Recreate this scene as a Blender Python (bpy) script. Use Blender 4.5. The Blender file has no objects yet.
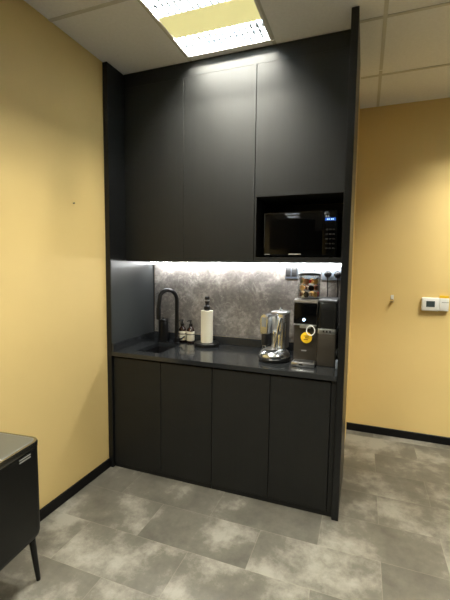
import bpy, bmesh, math, random
from mathutils import Vector, Matrix
random.seed(7)
C = bpy.context.scene.collection
SC = bpy.context.scene

# ------------------------------------------------------------------ camera, world, exposure
CAM = Vector((1.7675, -2.2345, 1.5400))
YAW, PITCH, ROLL, FPX = 0.3571, -0.0905, 0.0117, 370.1
cy_, sy_, cp_, sp_ = math.cos(YAW), math.sin(YAW), math.cos(PITCH), math.sin(PITCH)
fw = Vector((-sy_*cp_, cy_*cp_, sp_)); r0 = Vector((cy_, sy_, 0)); u0 = r0.cross(fw)
rr = math.cos(ROLL)*r0 + math.sin(ROLL)*u0
uu = -math.sin(ROLL)*r0 + math.cos(ROLL)*u0
cam_d = bpy.data.cameras.new('camera')
cam = bpy.data.objects.new('camera', cam_d); C.objects.link(cam)
cam.matrix_world = Matrix(((rr.x, uu.x, -fw.x, CAM.x), (rr.y, uu.y, -fw.y, CAM.y), (rr.z, uu.z, -fw.z, CAM.z), (0, 0, 0, 1)))
cam_d.sensor_fit = 'VERTICAL'; cam_d.sensor_height = 24.0; cam_d.lens = FPX/600*24.0
cam_d.clip_start = 0.05; cam_d.clip_end = 60
SC.camera = cam
w = bpy.data.worlds.new('world'); SC.world = w; w.use_nodes = True
w.node_tree.nodes['Background'].inputs[0].default_value = (0.9, 0.95, 1, 1)
w.node_tree.nodes['Background'].inputs[1].default_value = 0.0
SC.view_settings.view_transform = 'Standard'; SC.view_settings.look = 'None'
SC.view_settings.gamma = 1; SC.view_settings.use_curve_mapping = False
SC.view_settings.exposure = 1.0
TUBE_W = 26.0          # watts of light leaving each fluorescent tube
LED_E = 29.0           # emission of the worktop light strip
TUBE_COL = (1.0, 0.97, 0.84)

# ------------------------------------------------------------------ dimensions
W, TL, TR, H, YU, ZU, D, YB = 1.685, .040, .040, 2.9466, .187, 1.573, .5985, 1.389
RX, RY = 4.83, -8.0      # far side wall and the wall behind the camera

# ------------------------------------------------------------------ materials
def srgb(r, g, b):
    f = lambda c: (c/255/12.92) if c/255 <= .04045 else ((c/255+.055)/1.055)**2.4
    return (f(r), f(g), f(b), 1)

def mat(name, col, rough=.5, metal=0., spec=.5, emit=None, es=0., coat=0., trans=0., bump=None, noise=None, aniso=0.):
    m = bpy.data.materials.new(name); m.use_nodes = True
    nt = m.node_tree; b = nt.nodes['Principled BSDF']
    b.inputs['Base Color'].default_value = col if len(col) == 4 else (*col, 1)
    b.inputs['Roughness'].default_value = rough; b.inputs['Metallic'].default_value = metal
    b.inputs['Specular IOR Level'].default_value = spec
    b.inputs['Coat Weight'].default_value = coat
    b.inputs['Transmission Weight'].default_value = trans
    if emit: b.inputs['Emission Color'].default_value = (*emit, 1); b.inputs['Emission Strength'].default_value = es
    tc = nt.nodes.new('ShaderNodeTexCoord')
    if noise:   # (scale xyz, amount): slow variation of the material's own colour
        sc, amt = noise
        mp = nt.nodes.new('ShaderNodeMapping'); mp.inputs['Scale'].default_value = sc
        nt.links.new(tc.outputs['Object'], mp.inputs[0])
        n = nt.nodes.new('ShaderNodeTexNoise'); n.inputs['Scale'].default_value = 1; n.inputs['Detail'].default_value = 5
        nt.links.new(mp.outputs[0], n.inputs['Vector'])
        mr = nt.nodes.new('ShaderNodeMapRange')
        mr.inputs[1].default_value = .3; mr.inputs[2].default_value = .7
        mr.inputs[3].default_value = 1-amt; mr.inputs[4].default_value = 1+amt
        nt.links.new(n.outputs[0], mr.inputs[0])
        mx = nt.nodes.new('ShaderNodeMix'); mx.data_type = 'RGBA'; mx.blend_type = 'MULTIPLY'; mx.inputs[0].default_value = 1
        mx.inputs[6].default_value = col if len(col) == 4 else (*col, 1)
        nt.links.new(mr.outputs[0], mx.inputs[7])
        nt.links.new(mx.outputs[2], b.inputs['Base Color'])
    if bump:
        sc, st = bump
        mp2 = nt.nodes.new('ShaderNodeMapping'); mp2.inputs['Scale'].default_value = sc
        nt.links.new(tc.outputs['Object'], mp2.inputs[0])
        n2 = nt.nodes.new('ShaderNodeTexNoise'); n2.inputs['Scale'].default_value = 1; n2.inputs['Detail'].default_value = 3
        nt.links.new(mp2.outputs[0], n2.inputs['Vector'])
        bp = nt.nodes.new('ShaderNodeBump'); bp.inputs['Strength'].default_value = st; bp.inputs['Distance'].default_value = .002
        nt.links.new(n2.outputs[0], bp.inputs['Height']); nt.links.new(bp.outputs[0], b.inputs['Normal'])
    return m

M = {}
M['wall_y'] = mat('yellow_paint', srgb(229, 201, 136), .6, spec=.3, noise=((1.3, 1.3, 1.3), .035), bump=((90, 90, 90), .12))
M['wall_o'] = mat('office_paint', srgb(84, 80, 74), .8)
M['ceil'] = mat('ceiling_tile', srgb(240, 242, 246), .9, noise=((60, 60, 60), .03))
M['tbar'] = mat('ceiling_bar', srgb(206, 206, 202), .6)
M['skirt'] = mat('black_skirting', srgb(9, 9, 11), .5, spec=.25)
M['lam'] = mat('black_laminate', srgb(19, 20, 19), .6, spec=.42, noise=((160, 160, 1.6), .16), bump=((220, 220, 3), .15))
M['lam_in'] = mat('black_carcass', srgb(24, 24, 24), .6)
M['lam_s'] = mat('black_laminate_satin', srgb(20, 21, 22), .38, spec=.35, noise=((160, 160, 1.6), .12), bump=((220, 220, 3), .1))
M['quartz'] = mat('black_quartz', srgb(38, 40, 42), .13, spec=.6, noise=((60, 60, 60), .08))
M['black'] = mat('black_plastic', srgb(16, 16, 17), .35)
M['matte'] = mat('matte_black_metal', srgb(11, 11, 12), .3, spec=.6)
M['sinkm'] = mat('black_granite_sink', srgb(18, 18, 20), .4)
M['gblack'] = mat('black_gloss', srgb(6, 6, 7), .06, spec=.25)
M['chrome'] = mat('brushed_chrome', (.82, .86, .92), .2, 1)
M['steel'] = mat('satin_steel', (.66, .67, .68), .3, 1)
M['taupe'] = mat('taupe_metal', srgb(72, 67, 59), .42, .6, noise=((3, 3, 200), .05))
M['dgrey'] = mat('dark_grey_plastic', srgb(44, 44, 44), .4)
M['white'] = mat('white_plastic', srgb(238, 238, 234), .4)
M['label'] = mat('cream_label', srgb(226, 218, 196), .6)
M['amber'] = mat('amber_glass', srgb(42, 22, 10), .1, spec=.6)
M['paper'] = mat('paper_towel', srgb(242, 236, 214), .9, bump=((120, 120, 120), .5))
M['card'] = mat('cardboard', srgb(150, 120, 84), .8)
M['sock_d'] = mat('slate_grey_plate', srgb(92, 98, 108), .3)
M['sock_l'] = mat('pale_grey_plate', srgb(118, 127, 137), .3)
M['yellow'] = mat('yellow_card', srgb(240, 196, 30), .5)
M['brown'] = mat('brown_print', srgb(110, 70, 10), .6)
M['screen'] = mat('dark_lcd', srgb(70, 80, 82), .15)
M['bluelcd'] = mat('blue_display', srgb(10, 30, 90), .2, emit=(.06, .25, 1), es=.25)
M['digit'] = mat('blue_digit', srgb(190, 220, 255), .3, emit=(.5, .75, 1), es=.6)
M['ledbtn'] = mat('lit_button', srgb(180, 210, 255), .3, emit=(.5, .75, 1), es=3.0)
M['led'] = mat('led_diffuser', (1, 1, 1), .4, emit=(.97, .98, .98), es=LED_E)
M['tube'] = mat('fluorescent_tube', (1, 1, 1), .4, emit=TUBE_COL, es=3)
M['refl'] = mat('white_reflector', srgb(240, 242, 242), .25, spec=.6)
M['louv'] = mat('louver', (.16, .19, .23), .4, 0)
M['trough'] = mat('mirror_trough', (.82, .84, .86), .16, 1)
M['plate'] = mat('yellowed_diffuser', srgb(226, 216, 150), .6, emit=(.80, .74, .33), es=.4)
M['lframe'] = mat('white_light_frame', srgb(225, 225, 222), .4)
M['smoke'] = mat('smoked_insert', srgb(128, 130, 132), .3, .3)
M['brass'] = mat('brass', (.30, .20, .07), .4, 1)
M['rimm'] = mat('dark_rim', (.30, .30, .29), .25, 1)
M['bint'] = mat('bin_lid_grey', srgb(92, 92, 84), .4, .2)
M['binb'] = mat('bin_black', srgb(11, 12, 11), .45, spec=.3)
M['marks'] = mat('pale_print', srgb(150, 150, 146), .5)
M['micro_win'] = mat('tinted_glass', srgb(5, 5, 5), .05, spec=.25)

# glass: clear acrylic of the pod jar, thin wall
gm = bpy.data.materials.new('clear_acrylic'); gm.use_nodes = True
nt = gm.node_tree; nt.nodes.clear()
o_ = nt.nodes.new('ShaderNodeOutputMaterial'); mx_ = nt.nodes.new('ShaderNodeMixShader')
tr_ = nt.nodes.new('ShaderNodeBsdfTransparent'); gl_ = nt.nodes.new('ShaderNodeBsdfGlossy'); lw_ = nt.nodes.new('ShaderNodeLayerWeight')
tr_.inputs[0].default_value = (.95, .95, .93, 1); gl_.inputs['Roughness'].default_value = .05; lw_.inputs[0].default_value = .25
nt.links.new(lw_.outputs['Facing'], mx_.inputs[0]); nt.links.new(tr_.outputs[0], mx_.inputs[1]); nt.links.new(gl_.outputs[0], mx_.inputs[2])
nt.links.new(mx_.outputs[0], o_.inputs[0])
M['acryl'] = gm

# stone backsplash
def stone():
    m = mat('grey_stone', srgb(140, 136, 130), .35)
    nt = m.node_tree; b = nt.nodes['Principled BSDF']
    tc = nt.nodes.new('ShaderNodeTexCoord')
    n1 = nt.nodes.new('ShaderNodeTexNoise'); n1.inputs['Scale'].default_value = 5; n1.inputs['Detail'].default_value = 8; n1.inputs['Roughness'].default_value = .65; n1.inputs['Distortion'].default_value = .35
    n2 = nt.nodes.new('ShaderNodeTexNoise'); n2.inputs['Scale'].default_value = 38; n2.inputs['Detail'].default_value = 6; n2.inputs['Roughness'].default_value = .7
    n3 = nt.nodes.new('ShaderNodeTexNoise'); n3.inputs['Scale'].default_value = 3.2; n3.inputs['Detail'].default_value = 4; n3.inputs['Distortion'].default_value = 1.5
    for n in (n1, n2, n3): nt.links.new(tc.outputs['Object'], n.inputs['Vector'])
    ad = nt.nodes.new('ShaderNodeMath'); ad.operation = 'MULTIPLY_ADD'; ad.inputs[1].default_value = .55
    nt.links.new(n2.outputs[0], ad.inputs[0]); nt.links.new(n1.outputs[0], ad.inputs[2])
    cr = nt.nodes.new('ShaderNodeValToRGB')
    cr.color_ramp.elements[0].position = .5; cr.color_ramp.elements[0].color = srgb(82, 79, 76)
    cr.color_ramp.elements[1].position = 1.05 if False else 1.0; cr.color_ramp.elements[1].color = srgb(182, 176, 168)
    e = cr.color_ramp.elements.new(.76); e.color = srgb(124, 119, 114)
    nt.links.new(ad.outputs[0], cr.inputs[0])
    # pale veins where a warped noise passes its middle value
    sb = nt.nodes.new('ShaderNodeMath'); sb.operation = 'SUBTRACT'; sb.inputs[1].default_value = .5; nt.links.new(n3.outputs[0], sb.inputs[0])
    ab = nt.nodes.new('ShaderNodeMath'); ab.operation = 'ABSOLUTE'; nt.links.new(sb.outputs[0], ab.inputs[0])
    vr = nt.nodes.new('ShaderNodeMapRange'); vr.inputs[1].default_value = 0; vr.inputs[2].default_value = .008; vr.inputs[3].default_value = .35; vr.inputs[4].default_value = 0
    nt.links.new(ab.outputs[0], vr.inputs[0])
    mx = nt.nodes.new('ShaderNodeMix'); mx.data_type = 'RGBA'; mx.inputs[7].default_value = srgb(205, 200, 192)
    nt.links.new(vr.outputs[0], mx.inputs[0]); nt.links.new(cr.outputs[0], mx.inputs[6]); nt.links.new(mx.outputs[2], b.inputs['Base Color'])
    return m
M['stone'] = stone()

# concrete-look vinyl floor tiles, half-bond, each with its own cloud pattern
def floor_mat():
    m = mat('concrete_vinyl', srgb(130, 125, 112), .42, spec=.45)
    nt = m.node_tree; b = nt.nodes['Principled BSDF']
    tc = nt.nodes.new('ShaderNodeTexCoord'); mp = nt.nodes.new('ShaderNodeMapping'); mp.inputs['Location'].default_value = (.035, .24, 0)
    nt.links.new(tc.outputs['Object'], mp.inputs[0])
    def brick(mortar, c1, c2):
        k = nt.nodes.new('ShaderNodeTexBrick'); k.offset = .5; k.offset_frequency = 2; k.squash = 1
        k.inputs['Scale'].default_value = 1; k.inputs['Brick Width'].default_value = .65; k.inputs['Row Height'].default_value = .305
        k.inputs['Mortar Size'].default_value = mortar; k.inputs['Mortar Smooth'].default_value = .2; k.inputs['Bias'].default_value = 0
        k.inputs['Color1'].default_value = c1; k.inputs['Color2'].default_value = c2; k.inputs['Mortar'].default_value = (.5, .5, .5, 1)
        nt.links.new(mp.outputs[0], k.inputs['Vector']); return k
    k0 = brick(0.0, (0, 0, 0, 1), (1, 1, 1, 1))
    k1 = brick(.0022, (0, 0, 0, 1), (1, 1, 1, 1))
    ml = nt.nodes.new('ShaderNodeMath'); ml.operation = 'MULTIPLY'; ml.inputs[1].default_value = 37; nt.links.new(k0.outputs['Color'], ml.inputs[0])
    n1 = nt.nodes.new('ShaderNodeTexNoise'); n1.noise_dimensions = '4D'; n1.inputs['Scale'].default_value = 3.4; n1.inputs['Detail'].default_value = 4; n1.inputs['Roughness'].default_value = .5; n1.inputs['Distortion'].default_value = .3
    n2 = nt.nodes.new('ShaderNodeTexNoise'); n2.noise_dimensions = '4D'; n2.inputs['Scale'].default_value = 15; n2.inputs['Detail'].default_value = 10; n2.inputs['Roughness'].default_value = .75
    for n in (n1, n2): nt.links.new(tc.outputs['Object'], n.inputs['Vector']); nt.links.new(ml.outputs[0], n.inputs['W'])
    ad = nt.nodes.new('ShaderNodeMath'); ad.operation = 'MULTIPLY_ADD'; ad.inputs[1].default_value = .55
    nt.links.new(n2.outputs[0], ad.inputs[0]); nt.links.new(n1.outputs[0], ad.inputs[2])
    ad2 = nt.nodes.new('ShaderNodeMath'); ad2.operation = 'MULTIPLY_ADD'; ad2.inputs[1].default_value = .10
    nt.links.new(k0.outputs['Color'], ad2.inputs[0]); nt.links.new(ad.outputs[0], ad2.inputs[2])
    cr = nt.nodes.new('ShaderNodeValToRGB')
    cr.color_ramp.elements[0].position = .45; cr.color_ramp.elements[0].color = srgb(66, 64, 58)
    cr.color_ramp.elements[1].position = 1.0; cr.color_ramp.elements[1].color = srgb(148, 145, 135)
    e = cr.color_ramp.elements.new(.82); e.color = srgb(104, 101, 92)
    nt.links.new(ad2.outputs[0], cr.inputs[0])
    mx = nt.nodes.new('ShaderNodeMix'); mx.data_type = 'RGBA'; mx.inputs[7].default_value = srgb(188, 182, 164)
    mf = nt.nodes.new('ShaderNodeMath'); mf.operation = 'MULTIPLY'; mf.inputs[1].default_value = .13; nt.links.new(k1.outputs['Fac'], mf.inputs[0])
    nt.links.new(mf.outputs[0], mx.inputs[0]); nt.links.new(cr.outputs[0], mx.inputs[6]); nt.links.new(mx.outputs[2], b.inputs['Base Color'])
    return m
M['floor'] = floor_mat()

# ------------------------------------------------------------------ mesh helpers
def new(): return bmesh.new()

def box(bm, x0, x1, y0, y1, z0, z1, bev=0., seg=2):
    vs = [bm.verts.new((x, y, z)) for x in (x0, x1) for y in (y0, y1) for z in (z0, z1)]
    F = [(0, 1, 3, 2), (4, 6, 7, 5), (0, 4, 5, 1), (2, 3, 7, 6), (0, 2, 6, 4), (1, 5, 7, 3)]
    fs = [bm.faces.new([vs[i] for i in f]) for f in F]
    if bev > 0:
        es = list({e for f in fs for e in f.edges})
        bmesh.ops.bevel(bm, geom=es, offset=bev, segments=seg, affect='EDGES', profile=.5)
    return bm

def lathe(bm, prof, cx=0, cy=0, cz=0, n=28, sx=1., sy=1.):
    rings = []
    for r, z in prof:
        if r < 1e-6: rings.append([bm.verts.new((cx, cy, cz+z))])
        else: rings.append([bm.verts.new((cx+sx*r*math.cos(2*math.pi*i/n), cy+sy*r*math.sin(2*math.pi*i/n), cz+z)) for i in range(n)])
    for a, b in zip(rings, rings[1:]):
        for i in range(n):
            j = (i+1) % n
            if len(a) == 1 and len(b) == 1: continue
            if len(a) == 1: bm.faces.new((a[0], b[i], b[j]))
            elif len(b) == 1: bm.faces.new((a[i], a[j], b[0]))
            else: bm.faces.new((a[i], a[j], b[j], b[i]))
    return bm

def tube(bm, pts, rad, n=12, cap=True):
    pts = [Vector(p) for p in pts]
    rads = rad if isinstance(rad, (list, tuple)) else [rad]*len(pts)
    t0 = (pts[1]-pts[0]).normalized()
    ref = Vector((0, 0, 1)) if abs(t0.z) < .9 else Vector((1, 0, 0))
    nrm = t0.cross(ref).normalized(); rings = []
    for i, p in enumerate(pts):
        t = (pts[min(i+1, len(pts)-1)]-pts[max(i-1, 0)]).normalized()
        nrm = (nrm - t*nrm.dot(t)).normalized(); bn = t.cross(nrm)
        rings.append([bm.verts.new(p+rads[i]*(math.cos(2*math.pi*k/n)*nrm+math.sin(2*math.pi*k/n)*bn)) for k in range(n)])
    for a, b in zip(rings, rings[1:]):
        for k in range(n): bm.faces.new((a[k], a[(k+1) % n], b[(k+1) % n], b[k]))
    if cap: bm.faces.new(rings[0][::-1]); bm.faces.new(rings[-1])
    return bm

def rrect(x0, x1, y0, y1, r, n=6):
    out = []
    for cx, cy, a0 in ((x1-r, y1-r, 0), (x0+r, y1-r, 90), (x0+r, y0+r, 180), (x1-r, y0+r, 270)):
        for i in range(n+1):
            a = math.radians(a0+90*i/n); out.append((cx+r*math.cos(a), cy+r*math.sin(a)))
    return out

def loft(bm, loops, cap0=True, cap1=True):
    """loops: list of lists of 3D points with equal counts"""
    R_ = [[bm.verts.new(p) for p in L] for L in loops]
    n = len(R_[0])
    for a, b in zip(R_, R_[1:]):
        for k in range(n): bm.faces.new((a[k], a[(k+1) % n], b[(k+1) % n], b[k]))
    if cap0: bm.faces.new(R_[0][::-1])
    if cap1: bm.faces.new(R_[-1])
    return bm

def rbox(bm, x0, x1, y0, y1, z0, z1, r, e=.004):
    """upright box with rounded vertical corners and a softened top and bottom"""
    L = lambda i, z: [(x, y, z) for x, y in rrect(x0+i, x1-i, y0+i, y1-i, max(r-i, .001))]
    return loft(bm, [L(e, z0), L(0, z0+e), L(0, z1-e), L(e*.3, z1-e*.3), L(e, z1)])

def prism(bm, outline, axis, a, b):
    """outline in the two other axes extruded from a to b along axis ('x' or 'y')"""
    f = (lambda p, t: (t, p[0], p[1])) if axis == 'x' else (lambda p, t: (p[0], t, p[1]))
    return loft(bm, [[f(p, a) for p in outline], [f(p, b) for p in outline]])

def obj(name, bm, m, parent=None, smooth=True):
    bmesh.ops.recalc_face_normals(bm, faces=bm.faces)
    me = bpy.data.meshes.new(name); bm.to_mesh(me); bm.free()
    for q in (m if isinstance(m, (list, tuple)) else [m]): me.materials.append(q)
    if smooth:
        me.polygons.foreach_set('use_smooth', [True]*len(me.polygons)); me.set_sharp_from_angle(angle=math.radians(35))
    o = bpy.data.objects.new(name, me); C.objects.link(o)
    if parent: o.parent = parent
    return o

def tag(o, label, cat, group=None):
    o['label'] = label; o['category'] = cat
    if group: o['group'] = group
    return o

def thing(name, label, cat, loc=(0, 0, 0), rz=0., group=None):
    o = bpy.data.objects.new(name, None); o.empty_display_size = .05; C.objects.link(o)
    o.location = loc; o.rotation_euler = (0, 0, rz)
    return tag(o, label, cat, group)

def struct(name, bm, m, parent=None):
    o = obj(name, bm, m, parent, smooth=False)
    if not parent: o['kind'] = 'structure'
    return o

def dup(root, loc, rz=None, label=None):
    r = root.copy(); C.objects.link(r); r.location = loc
    if rz is not None: r.rotation_euler = (0, 0, rz)
    if label: r['label'] = label
    for ch in list(root.children):
        c = ch.copy(); C.objects.link(c); c.parent = r
        for g in list(ch.children):
            d = g.copy(); C.objects.link(d); d.parent = c
    return r

# ------------------------------------------------------------------ room shell
struct('floor', box(new(), -.1, RX+.1, RY-.1, YB+.1, -.1, 0), M['floor'])
struct('wall_left', box(new(), -.1, 0, RY-.1, YB+.1, 0, H+.2), M['wall_y'])
struct('wall_back', box(new(), 0, RX, YB, YB+.1, 0, H+.2), M['wall_y'])
struct('wall_right', box(new(), RX, RX+.1, RY-.1, YB+.1, 0, H+.2), M['wall_o'])
struct('wall_front', box(new(), 0, RX, RY-.1, RY, 0, H+.2), M['wall_o'])
struct('wall_alcove', box(new(), 0, W-.012, .613, YB, 0, H), M['wall_y'])

XS = [0, .588, 1.178, 1.82, 2.62, 3.208, 3.80, 4.40, RX]
PY = .605
YS = [.145-PY*k for k in range(0, 14)]
YS = [YB, .82, .75] + YS + [RY]
YS = sorted(YS)
LCELL = [(x, .145-PY*(k+1)) for x, k in ((.588, 0), (.588, 3), (2.62, -1), (2.62, 2))]   # cells that hold a light
bm = new()
for i in range(len(XS)-1):
    for j in range(len(YS)-1):
        if any(abs(XS[i]-a) < .01 and abs(YS[j]-b) < .01 for a, b in LCELL): continue
        box(bm, XS[i], XS[i+1], YS[j], YS[j+1], H, H+.02)
ce = struct('ceiling', bm, M['ceil'])
bm = new()
lit = lambda x, y: any(a-.02 < x < a+.61 and b-.02 < y < b+.625 for a, b in LCELL)
for x in XS[1:-1]:
    for j in range(len(YS)-1):
        box(bm, x-.011, x+.011, YS[j]+.011, YS[j+1]-.011, H-.0035, H)
for y in YS[1:-1]:
    if abs(y-.75) < .01: continue
    if abs(y-.145) < .01:
        box(bm, W, RX, y-.011, y+.011, H-.0035, H)
    else:
        box(bm, (W if y > 0 else 0), RX, y-.011, y+.011, H-.0035, H)
struct('ceiling_grid', bm, M['tbar'], ce)

def skirting(name, x0, x1, y0, y1):
    return struct(name, box(new(), x0, x1, y0, y1, 0, .07, .003, 1), M['skirt'])
skirting('baseboard_left', 0, .014, RY, -.002)
skirting('baseboard_back', W-.012, RX, YB-.014, YB)

# ------------------------------------------------------------------ recessed louvered ceiling light (origin: corner of its cell at ceiling height)
def make_light(label):
    t = thing('ceiling_light', label, 'ceiling light', (0, 0, H), 0, 'recessed louvered ceiling lights')
    LXW, LYW = .588, .605
    bm = new()       # housing: four sides and a top above the ceiling
    box(bm, 0, .004, 0, LYW, .004, .12); box(bm, LXW-.004, LXW, 0, LYW, .004, .12)
    box(bm, .004, LXW-.004, 0, .004, .004, .12); box(bm, .004, LXW-.004, LYW-.004, LYW, .004, .12)
    box(bm, 0, LXW, 0, LYW, .12, .124)
    obj('housing', bm, M['refl'], t, False)
    bm = new()
    for a in ((0, .014, 0, LYW), (LXW-.014, LXW, 0, LYW), (.014, LXW-.014, 0, .012), (.014, LXW-.014, LYW-.012, LYW)):
        box(bm, *a, -.006, .003)
    obj('frame', bm, M['lframe'], t, False)
    bm = new(); box(bm, .014, LXW-.014, .203, .402, .004, .012)
    obj('diffuser', bm, M['plate'], t, False)
    for y0 in (.012, .402):
        y1 = y0+.191; ym = (y0+y1)/2
        bm = new()   # parabolic trough
        pr = [(y0+.002, .004), (y0+.008, .035), (y0+.022, .070), (y0+.050, .098), (ym, .108), (y1-.050, .098), (y1-.022, .070), (y1-.008, .035), (y1-.002, .004)]
        for (a, b), (c, d) in zip(pr, pr[1:]):
            v = [bm.verts.new(p) for p in ((.016, a, b), (LXW-.016, a, b), (LXW-.016, c, d), (.016, c, d))]; bm.faces.new(v)
        obj('reflector', bm, M['trough'], t)
        bm = new(); tube(bm, [(.03, ym, .079), (LXW-.03, ym, .079)], .009, 10)
        obj('tube', bm, M['tube'], t)
        bm = new()   # louver: blades across the trough plus one rail along it
        nb = 15
        for k in range(1, nb):
            x = .016+(LXW-.032)*k/nb
            prism(bm, [(x-.0045, .002), (x+.0045, .002), (x+.001, .028), (x-.001, .028)], 'y', y0+.006, y1-.006)
        prism(bm, [(ym-.005, .002), (ym+.005, .002), (ym+.001, .02), (ym-.001, .02)], 'x', .017, LXW-.017)
        obj('louver', bm, M['louv'], t, False)
        ld = bpy.data.lights.new('tube_light', 'AREA'); ld.shape = 'RECTANGLE'; ld.size = LXW-.06; ld.size_y = .02
        ld.energy = TUBE_W; ld.color = TUBE_COL
        lo = bpy.data.objects.new('tube_light', ld); C.objects.link(lo); lo.location = (LXW/2, ym, .068); lo.parent = t
    return t
L0 = make_light('recessed white louvered ceiling light just in front of the black cabinets')
L0.location = (.588, .145-PY, H)
for a, b in LCELL:
    if abs(a-.588) < .01 and abs(b-(.145-PY)) < .01: continue
    dup(L0, (a, b, H), label='recessed louvered ceiling light over the office floor behind the camera')

# ------------------------------------------------------------------ cabinetry
tag(obj('end_panel', box(new(), .001, TL, .0, .611, .001, H-.004, .0015, 1), M['lam_s']),
    'tall black end panel standing against the yellow left wall', 'panel')
tag(obj('end_panel', box(new(), W-TR, W, .0, .611, .001, H-.004, .0015, 1), M['lam_s']),
    'tall black end panel on the free side, beside the tall dispenser', 'panel')

def carcass(x0, x1, y0, y1, z0, z1, top, t=.016):
    bm = new()
    box(bm, x0, x0+t, y0, y1, z0, z1); box(bm, x1-t, x1, y0, y1, z0, z1)
    box(bm, x0+t, x1-t, y0, y1, z0, z0+t); box(bm, x0+t, x1-t, y1-.008, y1, z0+t, z1)
    if top: box(bm, x0+t, x1-t, y0, y1-.008, z1-t, z1)
    return bm

def base_unit(label, x0, xm, x1, xe):
    t = thing('base_cabinet', label, 'cabinet', ((x0+x1)/2, .3, 0))
    c = (x0+x1)/2
    obj('body', carcass(x0+.001-c, xe-.001-c, .042-.3, .594-.3, .036, .868, False), M['lam_in'], t, False)
    obj('plinth', box(new(), x0+.001-c, xe-.001-c, .028-.3, .041-.3, .001, .031), M['lam'], t, False)
    for a, b in ((x0, xm), (xm, x1)):
        obj('door', box(new(), a+.002-c, b-.002-c, .02-.3, .040-.3, .034, .856, .0015, 1), M['lam'], t)
    if xe > x1+.01:
        obj('filler', box(new(), x1+.002-c, xe-.001-c, .024-.3, .040-.3, .034, .866, .001, 1), M['lam'], t)
    obj('top_rail', box(new(), x0+.001-c, xe-.001-c, .034-.3, .0415-.3, .857, .868), M['lam_in'], t, False)
    return t
base_unit('black two-door base cabinet under the sink', .042, .444, .8395, .8395)
base_unit('black two-door base cabinet under the coffee machines', .8405, 1.239, 1.613, 1.644)

# worktop with sink cut-out and upstands
SX0, SX1, SY0, SY1 = .185, .395, .095, .435
wt = thing('worktop', 'glossy black stone worktop running across both base cabinets', 'worktop', (.84, .3, .87))
bm = new()
for x0, x1, y0, y1 in ((.041, SX0, 0, .5975), (SX1, 1.644, 0, .5975), (SX0, SX1, 0, SY0), (SX0, SX1, SY1, .5975)):
    box(bm, x0-.84, x1-.84, y0-.3, y1-.3, 0, .03)
bmesh.ops.remove_doubles(bm, verts=bm.verts, dist=1e-5)
obj('slab', bm, M['quartz'], wt, False)
bm = new(); box(bm, .041-.84, 1.644-.84, .582-.3, .5975-.3, .0301, .092, .002, 1)
obj('upstand', bm, M['quartz'], wt)
bm = new(); box(bm, .041-.84, .055-.84, .004-.3, .5815-.3, .0301, .092, .002, 1)
obj('upstand', bm, M['quartz'], wt)

sk = thing('sink', 'small black rectangular sink set into the worktop', 'sink', ((SX0+SX1)/2, (SY0+SY1)/2, .70))
hx, hy = (SX1-SX0)/2+.006, (SY1-SY0)/2+.006
bm = new()
Lp = lambda i, z: [(x, y, z) for x, y in rrect(-hx+i, hx-i, -hy+i, hy-i, .02)]
loft(bm, [Lp(-.012, .168), Lp(-.012, .1695), Lp(.004, .1695), Lp(.008, .02), Lp(.02, .006), Lp(.02, 0), Lp(-.004, .0), Lp(-.004, .165), Lp(-.012, .168)], False, False)
f1 = bm.faces.new([bm.verts.new(p) for p in Lp(.0199, .006)])
obj('basin', bm, M['sinkm'], sk)
bm = new(); lathe(bm, [(0, .0065), (.03, .0065), (.034, .009), (.04, .007)], 0, .05, 0, 20)
obj('drain', bm, M['steel'], sk)

# faucet
fx, fy = .335, .470
fa = thing('faucet', 'matte black gooseneck faucet behind the sink', 'faucet', (fx, fy, .9005))
obj('base', lathe(new(), [(0, 0), (.027, 0), (.027, .006), (.021, .012), (.021, .05), (.0155, .056)], n=24), M['matte'], fa)
dv = Vector((.255-fx, .315-fy, 0)); L_ = dv.length; dh = dv.normalized(); R_ = L_/2
zc = 1.357-.9005-.012-R_
pts = [Vector((0, 0, .045)), Vector((0, 0, zc*.5))]
for k in range(0, 14):
    a = math.pi*k/16; pts.append(dh*(R_-R_*math.cos(a))+Vector((0, 0, zc+R_*math.sin(a))))
pts.append(dh*L_+Vector((0, 0, zc-.05)))
obj('spout', tube(new(), pts, .0165, 14), M['matte'], fa)
obj('spray_head', tube(new(), [dh*L_+Vector((0, 0, z)) for z in (zc-.048, zc-.06, zc-.14, zc-.145)], [.0175, .019, .019, .014], 14), M['matte'], fa)
obj('lever', tube(new(), [(.018, 0, .035), (.04, 0, .037), (.075, -.01, .062)], [.009, .007, .005], 10), M['matte'], fa)

# canister beside the faucet
cn = thing('canister', 'black cylindrical canister in the worktop corner behind the sink', 'canister', (.188, .505, .9005))
obj('body', lathe(new(), [(0, 0), (.038, 0), (.041, .004), (.041, .165), (.039, .17)]), M['black'], cn)
obj('lid', lathe(new(), [(.04, .1705), (.0415, .173), (.0415, .185), (.036, .191), (.012, .192), (.010, .202), (0, .203)]), M['matte'], cn)

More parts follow.
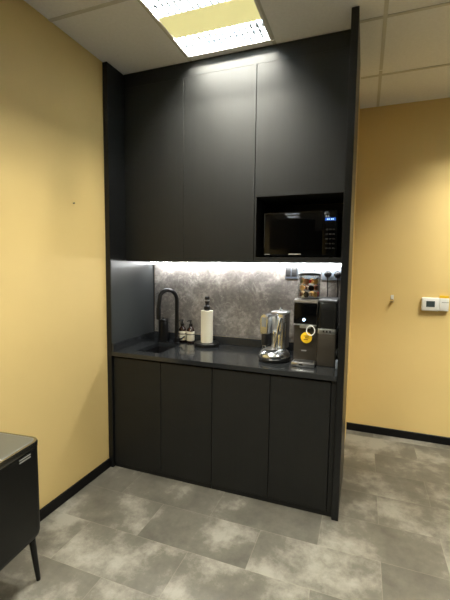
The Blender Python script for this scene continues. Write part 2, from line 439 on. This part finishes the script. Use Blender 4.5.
# soap bottles
def soap(label, x, y):
    t = thing('soap_bottle', label, 'bottle', (x, y, .9005), 0, 'amber soap bottles behind the sink')
    obj('body', lathe(new(), [(0, 0), (.031, 0), (.033, .004), (.033, .098), (.026, .118), (.013, .131), (.012, .142)]), M['amber'], t)
    lb = obj('label', lathe(new(), [(.0333, .016), (.0338, .017), (.0338, .094), (.0333, .095)]), M['label'], t)
    obj('printed_band', lathe(new(), [(.0339, .066), (.0341, .0665), (.0341, .073), (.0339, .0735)]), M['black'], lb)
    bm = new(); lathe(bm, [(.015, .138), (.015, .155), (.006, .158), (.006, .176), (.010, .178), (.010, .188), (0, .19)], n=18)
    tube(bm, [(0, 0, .183), (-.014, -.016, .183), (-.022, -.025, .178)], [.005, .0045, .004], 8)
    obj('pump', bm, M['black'], t)
    return t
s1 = soap('amber soap bottle with cream label, next to the faucet', .348, .545)
s2 = dup(s1, (.425, .545, .9005), .1, 'amber soap bottle with cream label, next to the paper towel roll')

# paper towel holder and roll
px_, py_ = .602, .480
ph = thing('paper_towel_holder', 'round black paper towel holder with thick knob on its rod', 'towel holder', (px_, py_, .9005))
obj('base', lathe(new(), [(0, 0), (.096, 0), (.1, .004), (.1, .024), (.096, .028), (0, .028)], n=40), M['matte'], ph)
obj('rod', lathe(new(), [(0, .0281), (.009, .0281), (.009, .30), (0, .301)], n=14), M['matte'], ph)
obj('knob', lathe(new(), [(.009, .288), (.024, .289), (.026, .294), (.026, .318), (.015, .33), (.015, .345), (.019, .35), (.019, .395), (.013, .4), (0, .401)], n=20), M['matte'], ph)
obj('cap_ring', lathe(new(), [(.0205, .362), (.021, .363), (.021, .372), (.0205, .373)], n=20), M['steel'], ph)
pr_ = thing('paper_towel_roll', 'white paper towel roll standing on the round black holder', 'paper towel', (px_, py_, .929))
obj('roll', lathe(new(), [(.0205, 0), (.0475, 0), (.049, .002), (.049, .255), (.0475, .257), (.0205, .257), (.0205, 0)], n=36), M['paper'], pr_)
obj('core', lathe(new(), [(.018, .001), (.0203, .001), (.0203, .256), (.018, .256), (.018, .001)], n=24), M['card'], pr_)

# backsplash and LED strip
bs = tag(obj('backsplash', box(new(), .0475, 1.644, D, .611, .963, ZU-.001), M['stone'], None, False),
         'grey veined stone backsplash between worktop and upper cabinets', 'backsplash')
tag(obj('splashback', box(new(), .0405, .046, .003, .580, .963, ZU-.0012, .001, 1), mat('satin_grey_panel', srgb(56, 59, 60), .28)),
    'satin grey-blue splashback on the side wall beside the sink', 'splashback')
ls = thing('light_strip', 'white lit strip light under the upper cabinets along the backsplash', 'strip light', (.84, .535, ZU))
obj('profile', box(new(), -.79, .795, -.012, .012, -.006, -.0008), M['steel'], ls, False)
obj('diffuser', box(new(), -.788, .793, -.010, .0115, -.018, -.0062), M['led'], ls, False)

# upper cabinets
uy = YU
def up_body(x0, x1, z0, z1): return carcass(x0, x1, uy+.021, .596, z0, z1, True)
uc = thing('upper_cabinet', 'tall black two-door upper cabinet on the sink side', 'cabinet', (.553, .39, ZU))
ox, oy = .553, .39
bm = carcass(.042-ox, 1.0655-ox, uy+.021-oy, .596-oy, 0.0, 2.842-ZU, True)
obj('body', bm, M['lam'], uc, False)
for a, b in ((.042, .540), (.540, 1.066)):
    obj('door', box(new(), a+.0017-ox, b-.0017-ox, uy-oy, uy+.020-oy, .002, 2.842-ZU, .0015, 1), M['lam'], uc)
u2 = thing('upper_cabinet', 'black upper cabinet with single door above the open microwave niche', 'cabinet', (1.355, .39, ZU))
ox = 1.355
bm = carcass(1.0665-ox, 1.644-ox, uy+.021-oy, .596-oy, 2.002-ZU, 2.842-ZU, True)
obj('body', bm, M['lam'], u2, False)
obj('door', box(new(), 1.0675-ox, 1.643-ox, uy-oy, uy+.020-oy, 2.0-ZU, 2.842-ZU, .0015, 1), M['lam'], u2)
bm = new()
box(bm, 1.0675-ox, 1.079-ox, uy-oy, .596-oy, .0315, 2.0-ZU-.001); box(bm, 1.632-ox, 1.643-ox, uy-oy, .596-oy, .0315, 2.0-ZU-.001)
box(bm, 1.0675-ox, 1.643-ox, uy-oy, .596-oy, 0, .031); box(bm, 1.079-ox, 1.632-ox, .588-oy, .596-oy, .0315, 2.0-ZU-.001)
obj('niche', bm, M['lam'], u2, False)
tag(obj('filler_board', box(new(), .042, 1.643, uy+.004, uy+.022, 2.844, H-.004, .001, 1), M['lam']),
    'black filler board between the upper cabinet doors and the ceiling', 'board')

# microwave in the niche
MX0, MX1, MZ0, MZ1, MY = 1.117, 1.598, ZU+.0315, 1.906, .25
mw = thing('microwave', 'black built-in-size microwave oven inside the cabinet niche', 'microwave', ((MX0+MX1)/2, .40, MZ0))
ox, oy, hz = (MX0+MX1)/2, .40, MZ1-MZ0
obj('body', box(new(), MX0-ox, MX1-ox, MY+.024-oy, .57-oy, .008, hz, .004, 2), M['black'], mw)
xd = 1.507
dr = obj('door', box(new(), MX0-ox, xd-.001-ox, MY-oy, MY+.0235-oy, .009, hz-.001, .003, 2), M['gblack'], mw)
obj('window', box(new(), MX0+.045-ox, xd-.05-ox, MY-.0012-oy, MY-.0002-oy, .055, hz-.05), M['micro_win'], dr, False)
bm = new(); box(bm, MX0+.004-ox, xd-.004-ox, MY-.0014-oy, MY-.0002-oy, hz-.010, hz-.007); box(bm, MX0+.003-ox, MX0+.006-ox, MY-.0014-oy, MY-.0002-oy, .06, hz-.01)
obj('trim', bm, M['dgrey'], dr, False)
bm = new(); box(bm, MX0+.008-ox, MX0+.045-ox, MY-.0014-oy, MY-.0002-oy, .018, .024)
obj('printed_mark', bm, M['marks'], dr, False)
bm = new()
box(bm, 1.290-ox, 1.372-ox, MY-.0014-oy, MY-.0002-oy, .018, .026)
obj('printed_mark', bm, M['marks'], dr, False)
cpn = obj('control_panel', box(new(), xd+.001-ox, MX1-ox, MY-oy, MY+.0235-oy, .009, hz-.001, .003, 2), M['gblack'], mw)
dsp = obj('display', box(new(), xd+.014-ox, MX1-.012-ox, MY-.0014-oy, MY-.0002-oy, hz-.066, hz-.048), M['bluelcd'], cpn, False)
bm = new()
for k, x in enumerate((.026, .036, .050, .060)):
    box(bm, xd+x-ox, xd+x+.006-ox, MY-.0022-oy, MY-.0015-oy, hz-.061, hz-.053)
obj('digits', bm, M['digit'], dsp, False)
for r in range(5):
    for c in range(3):
        x = xd+.020+c*.021
        obj('button', box(new(), x-ox, x+.015-ox, MY-.0018-oy, MY-.0002-oy, .175-r*.03, .184-r*.03, .0008, 1), M['dgrey'], cpn)
for x in (MX0+.04, MX1-.04):
    for y in (.30, .54):
        obj('foot', lathe(new(), [(0, .0005), (.012, .0005), (.012, .008), (0, .008)], x-ox, y-oy, 0, 12), M['black'], mw)

# wall sockets
def plate(name, label, x0, x1, z0, z1, m, group=None):
    t = thing(name, label, 'socket', ((x0+x1)/2, D-.0005, (z0+z1)/2), 0, group)
    hx_, hz_ = (x1-x0)/2, (z1-z0)/2
    obj('plate', box(new(), -hx_, hx_, -.009, 0, -hz_, hz_, .003, 2), m, t)
    return t
p1 = plate('wall_switch', 'dark grey switch plate at the start of the socket row', 1.204, 1.296, 1.452, 1.556, M['sock_d']); p1['category'] = 'switch'
for x in (-.023, .023):
    obj('rocker', box(new(), x-.020, x+.020, -.012, -.0092, -.035, .035, .002, 2), M['dgrey'], p1)
p2 = plate('wall_socket', 'pale grey double socket partly hidden behind the pod jar', 1.300, 1.470, 1.452, 1.556, M['sock_l'])
p3 = plate('wall_socket', 'pale grey double socket with two black plugs in it', 1.478, 1.630, 1.447, 1.556, M['sock_l'])
for q, hw in ((p2, .04), (p3, .036)):
    for s in (-1, 1):
        bm = new()
        box(bm, s*hw-.005, s*hw+.005, -.0098, -.0091, .008, .016); box(bm, s*hw-.015, s*hw-.007, -.0098, -.0091, -.012, -.007); box(bm, s*hw+.007, s*hw+.015, -.0098, -.0091, -.012, -.007)
        obj('pin_holes', bm, M['black'], q, False)
        obj('switch', box(new(), s*hw-.008, s*hw+.008, -.0115, -.0091, .028, .042, .001, 1), M['white'], q)

# plugs with cords that drop behind the dispenser
for nm, x, zz in (('black plug in the double socket, the one nearer the pod jar, its cord hanging down', 1.522, 1.492), ('black plug in the double socket, the one nearer the end panel, its cord hanging down', 1.592, 1.489)):
    t = thing('power_plug', nm, 'plug', (x, D-.011, zz), 0, 'black plugs in the double socket')
    bm = new()
    loft(bm, [[(r*math.cos(a), y, r*math.sin(a)) for a in [2*math.pi*i/20 for i in range(20)]] for r, y in ((.024, -.001), (.026, -.006), (.025, -.026), (.016, -.038), (.010, -.04))])
    obj('body', bm, M['black'], t)
    pts = [(0, -.03, -.018), (0, -.034, -.06)] + [(.004*math.sin(k), -.033+.0*k, -.06-.043*k) for k in range(1, 12)]
    obj('cord', tube(new(), pts, .004, 8), M['black'], t)

# ------------------------------------------------------------------ chrome pod coffee machine
cm = thing('pod_coffee_machine', 'chrome pod coffee machine with domed oval base and side lever', 'coffee machine', (1.212, .245, .9005), -.12)
obj('foot_ring', lathe(new(), [(0, 0), (.097, 0), (.105, .006), (.107, .022), (.104, .028)], n=40, sy=1.15), M['black'], cm)
obj('base', lathe(new(), [(.104, .0282), (.106, .034), (.103, .05), (.09, .066), (.07, .078), (.05, .084), (0, .086)], n=40, sy=1.15), M['chrome'], cm)
obj('drip_grid', lathe(new(), [(0, .0865), (.04, .0865), (.043, .085), (.043, .089), (.04, .091), (0, .091)], -.005, -.055, 0, 28), M['steel'], cm)
bm = new(); rbox(bm, .012, .083, -.015, .085, .08, .325, .025, .008)
obj('water_tank', bm, M['chrome'], cm)
bm = new(); rbox(bm, -.028, .0115, -.005, .075, .08, .30, .014, .005)
obj('column', bm, M['steel'], cm)
bm = new()       # brewing head: an arched chrome block over the black outlet
o8 = [(-.083, .185), (-.083, .28)] + [(-.0555+.0275*math.cos(a), .285+.034*math.sin(a)) for a in [math.pi-math.pi*k/10 for k in range(11)]] + [(-.028, .185)]
prism(bm, o8, 'y', -.07, .05)
bmesh.ops.bevel(bm, geom=[e for e in bm.edges if abs(e.verts[0].co.y-e.verts[1].co.y) < 1e-6], offset=.006, segments=2, affect='EDGES')
hd = obj('brew_head', bm, M['chrome'], cm)
obj('window', box(new(), -.072, -.039, -.0725, -.0705, .235, .30, .002, 1), M['smoke'], hd)
bm = new(); rbox(bm, -.079, -.032, -.066, .03, .105, .183, .018, .004)
obj('pod_container', bm, M['black'], cm)
bm = new(); tube(bm, [(-.065, -.06, .088), (-.065, -.06, .104), (-.045, -.06, .104), (-.045, -.06, .088)], .004, 8)
obj('cup_support', bm, M['chrome'], cm)
bm = new(); tube(bm, [(.045, -.03, .30), (.045, -.045, .27), (.036, -.052, .2), (.022, -.06, .11), (.02, -.062, .092)], [.011, .01, .009, .008, .006], 12)
obj('lever', bm, M['chrome'], cm)
bm = new(); lathe(bm, [(0, .18), (.017, .18), (.019, .186), (.019, .205), (.016, .21), (0, .21)], .012, -.035, 0, 18)
obj('collar', bm, M['chrome'], cm)
bm = new(); rbox(bm, -.03, .088, -.03, .09, .3255, .338, .03, .004)
obj('lid', bm, M['steel'], cm)
obj('lid_knob', lathe(new(), [(.006, .338), (.006, .346), (.013, .349), (.015, .356), (.011, .364), (0, .366)], .03, .02, 0, 16), M['chrome'], cm)

# ------------------------------------------------------------------ dark dispenser: tap unit and tank unit side by side
DX, DY = 1.50, .33
dp = thing('drinks_dispenser', 'tall dark drinks dispenser with taupe front and side tank', 'dispenser', (DX, DY, .9005))
A0, A1, B0, B1 = 1.348-DX, 1.499-DX, 1.501-DX, 1.620-DX
YF, YK = .185-DY, .50-DY
hz = .432
bm = new()
o9 = [(YF+.03, .0), (YF+.03, .03), (YF+.03, .262), (YF, .272), (YF, hz-.02), (YF+.006, hz-.006), (YF+.02, hz), (YK-.02, hz), (YK, hz-.02), (YK, .0)]
prism(bm, o9, 'x', A0, A1)
obj('body', bm, M['taupe'], dp)
bm = new(); box(bm, A0+.003, A1-.003, YF-.004, YF-.0003, .275, hz-.022, .003, 2)
hp = obj('glossy_panel', bm, M['gblack'], dp)
bm = new(); loft(bm, [[(r*math.cos(a)+.068+A0, y, .300+r*math.sin(a)) for a in [2*math.pi*i/18 for i in range(18)]] for r, y in ((.009, YF-.0045), (.009, YF-.0062), (.006, YF-.007))])
obj('button', bm, M['ledbtn'], hp)
bm = new(); box(bm, A0+.04, A1-.04, YF+.002, YF+.028, .243, .262, .004, 2)
obj('spout', bm, M['steel'], dp)
bm = new(); box(bm, A0+.002, A1-.002, YF-.002, YF+.004, .262, .270, .001, 1)
obj('chin', bm, M['steel'], dp)
bm = new(); box(bm, A0+.052, A0+.085, YF+.0285, YF+.0297, .086, .093)
obj('printed_mark', bm, M['marks'], dp, False)
bm = new(); box(bm, A0+.001, A1-.001, YF-.055, YF+.0285, .0, .028, .006, 2)
tr = obj('drip_tray', bm, M['steel'], dp)
bm = new(); box(bm, A0+.015, A1-.015, YF-.045, YF+.022, .0282, .0305, .001, 1)
obj('grid', bm, M['dgrey'], tr)
bm = new(); box(bm, A0+.05, A0+.075, YF-.0562, YF-.0552, .010, .018)
obj('dark_mark', bm, M['black'], tr, False)
# tank unit
bm = new(); rbox(bm, B0, B1, YF+.012, YK, .0, .213, .012, .004)
obj('tank_base', bm, M['taupe'], dp)
bm = new(); rbox(bm, B0, B1, YF+.012, YK, .2135, .245, .012, .002)
bd = obj('band', bm, M['steel'], dp)
bm = new()
for x in (.035, .055, .075): box(bm, B0+x, B0+x+.010, YF+.0105, YF+.0118, .223, .236, .0005, 1)
obj('marks', bm, M['black'], bd)
bm = new(); rbox(bm, B0+.002, B1-.002, YF+.014, YK-.002, .2455, hz-.016, .012, .004)
obj('water_tank', bm, mat('smoky_tank', srgb(30, 30, 29), .12, spec=.6), dp)
bm = new(); rbox(bm, B0, B1, YF+.012, YK, hz-.0155, hz-.001, .012, .004)
obj('tank_lid', bm, M['dgrey'], dp)

# yellow tag hanging from the chin of the dispenser on a pale ring
tg = thing('round_tag', 'round yellow tag hanging from a pale ring on the dispenser front', 'tag', (DX+A0+.088, DY+YF-.012, .9005+.185))
circ = lambda cx, cz, r, y, n=28: [(cx+r*math.cos(2*math.pi*i/n), y, cz+r*math.sin(2*math.pi*i/n)) for i in range(n)]
ds = obj('disc', loft(new(), [circ(0, 0, .034, -.0015), circ(0, 0, .036, -.001), circ(0, 0, .036, .001), circ(0, 0, .034, .0015)]), M['yellow'], tg)
bm = new()
box(bm, -.018, .016, -.0026, -.0017, .008, .013); box(bm, -.010, .020, -.0026, -.0017, -.003, .002); box(bm, -.016, .010, -.0026, -.0017, -.014, -.009)
obj('printed_lines', bm, M['brown'], ds, False)
bm = new(); pts = [(.026+.026*math.cos(2*math.pi*i/24), -.002+.003*math.sin(2*math.pi*i/24), .048+.030*math.sin(2*math.pi*i/24)) for i in range(25)]
obj('ring', tube(bm, pts, .0035, 8, False), M['white'], tg)

# pod jar on the dispenser with pods inside
jx, jy, jz = 1.424, .32, .9005+hz+.0007
jr, jh = .074, .165
jar = thing('pod_jar', 'clear acrylic jar full of coffee pods standing on the dispenser', 'jar', (jx, jy, jz))
obj('wall', lathe(new(), [(jr-.004, .004), (jr, .004), (jr, jh-.012), (jr-.004, jh-.012), (jr-.004, .004)], n=40), M['acryl'], jar)
obj('base', lathe(new(), [(0, 0), (jr-.001, 0), (jr, .0035), (0, .0038)], n=40), M['black'], jar)
obj('lid', lathe(new(), [(0, jh-.0118), (jr+.001, jh-.0118), (jr+.002, jh-.008), (jr+.001, jh-.001), (jr-.006, jh+.004), (0, jh+.006)], n=40), M['black'], jar)
pod_cols = [('gold', srgb(226, 180, 100), .35, .3), ('cream', srgb(236, 224, 190), .5, 0), ('brown', srgb(122, 72, 42), .4, .2), ('red', srgb(214, 50, 42), .4, .1),
            ('copper', srgb(190, 116, 66), .35, .3), ('black', srgb(30, 26, 24), .4, .3), ('cream', srgb(226, 208, 166), .5, 0), ('green', srgb(84, 92, 52), .4, .4)]
podm = [mat('pod_'+n+str(i), c, r, me_) for i, (n, c, r, me_) in enumerate(pod_cols)]
pod_src = {}
def pod(i, loc, rot):
    n = pod_cols[i][0]
    if i not in pod_src:
        bm = lathe(new(), [(0, 0), (.0095, 0), (.0115, .003), (.0155, .019), (.0195, .0195), (.0195, .0205), (.014, .0215), (0, .022)], n=18)
        o = obj('coffee_pod', bm, podm[i]); pod_src[i] = o
    else:
        o = pod_src[i].copy(); C.objects.link(o)
    o.location = loc; o.rotation_euler = rot
    tag(o, 'small %s coffee pod inside the clear jar on the dispenser' % n, 'coffee pod', 'coffee pods in the jar')
# layers of five pods round the wall, lids mostly facing outward, plus one in the middle
k = 0
order = [3, 0, 1, 2, 5, 0, 1, 4, 2, 6, 0, 5, 2, 1, 0, 4, 7, 2, 0, 1, 3, 5, 4, 2]
for lay in range(3):
    zc_ = jz+.0262+lay*.0435
    nn = 6
    for q in range(nn):
        a = 2*math.pi*(q+.5*lay)/nn + .35
        jit = random.uniform(-.10, .10)
        out = Vector((math.cos(a), math.sin(a), .12*jit)).normalized()
        rot = out.to_track_quat('Z', 'Y').to_euler()
        p0 = Vector((jx, jy, zc_)) + Vector((math.cos(a), math.sin(a), 0))*(jr-.0325)
        pod(order[k % len(order)], p0, rot); k += 1
    pod(order[k % len(order)], (jx, jy, zc_-.012), (0, 0, a)); k += 1

# small adapter and white cable loop between dispenser and end panel
ad = tag(obj('power_adapter', box(new(), 1.6235, 1.6425, .145, .195, .9008, .955, .003, 2), M['sock_l']), 'small pale grey block on the worktop beside the end panel', 'adapter')
pts = [(1.632+.011*math.cos(a), .26+.02*math.sin(a*2), .985+.028*math.sin(a)) for a in [math.pi*1.4-2*math.pi*.85*i/24 for i in range(25)]]
pts += [(1.632, .27, .93), (1.631, .29, .9045), (1.631, .33, .9045)]
tag(obj('cable', tube(new(), pts, .0032, 8), M['white']), 'short white cable curling up between dispenser and end panel', 'cable')

# ------------------------------------------------------------------ wall fittings
th = thing('thermostat', 'white rectangular thermostat on the yellow back wall', 'thermostat', (2.356, YB-.0005, 1.235))
obj('body', box(new(), -.108, .03, -.032, 0, -.058, .058, .01, 3), M['white'], th)
obj('cover', box(new(), .0305, .100, -.028, 0, -.055, .055, .006, 3), M['white'], th)
obj('screen', box(new(), -.072, -.006, -.0335, -.0323, -.022, .028), M['screen'], th, False)
bm = new(); box(bm, .045, .097, -.0292, -.0282, .018, .021)
obj('printed_line', bm, M['dgrey'], th, False)
tag(obj('yellow_sticker', box(new(), 2.386, 2.453, YB-.020, YB-.001, 1.2915, 1.312, .001, 1), M['yellow']), 'small yellow sticker strip along the top of the thermostat', 'sticker')
hk = thing('wall_hook', 'small brass hook fixed to the bare yellow back wall', 'hook', (2.015, YB-.0005, 1.268))
obj('plate', box(new(), -.012, .012, -.005, 0, -.030, .035, .002, 2), M['white'], hk)
obj('peg', tube(new(), [(0, -.0052, -.012), (0, -.025, -.020), (0, -.032, -.014)], [.012, .010, .008], 10), M['brass'], hk)
tag(obj('wall_nail', tube(new(), [(.0005, -.309, 1.933), (.012, -.309, 1.933)], [.003, .004], 10), M['black']), 'tiny dark nail high on the yellow left wall', 'nail')

# ------------------------------------------------------------------ touch bin on legs, foreground
BX, BY = .235, -1.265
bn = thing('waste_bin', 'black touch bin on slim splayed legs against the left wall', 'bin', (BX, BY, 0), math.radians(6))
hw, hl = .155, .31
bm = new()
LL = lambda i, z, r=.05: [(x, y, z + (.022 if z > .6 else 0)) for x, y in rrect(-hw+i, hw-i, -hl+i, hl-i, r, 8)]
loft(bm, [LL(.03, .232), LL(.012, .236), LL(.003, .249), LL(0, .267), LL(0, .655)])
obj('body', bm, M['binb'], bn)
bm = new(); loft(bm, [LL(.004, .6552), LL(.002, .66), LL(-.001, .662), LL(-.002, .683), LL(.001, .690), LL(.010, .691), LL(.010, .6865), LL(.02, .686)], True, True)
obj('rim', bm, M['rimm'], bn)
bm = new(); loft(bm, [LL(.0115, .6872, .042), LL(.0115, .6905, .042), LL(.016, .694, .042), LL(.03, .6945, .04)])
obj('lid', bm, M['bint'], bn)
bm = new(); box(bm, hw+.0003, hw+.0015, .17, .235, .666, .671); box(bm, hw+.0003, hw+.0015, .17, .235, .654, .660)
obj('name_plate', bm, M['marks'], bn, False)
for sx in (-1, 1):
    for sy in (-1, 1):
        a = Vector((sx*(hw-.035), sy*(hl-.05), .240)); b = Vector((sx*(hw-.022), sy*(hl-.030), .001))
        obj('leg', tube(new(), [a, b], [.016, .010], 14), M['binb'], bn)
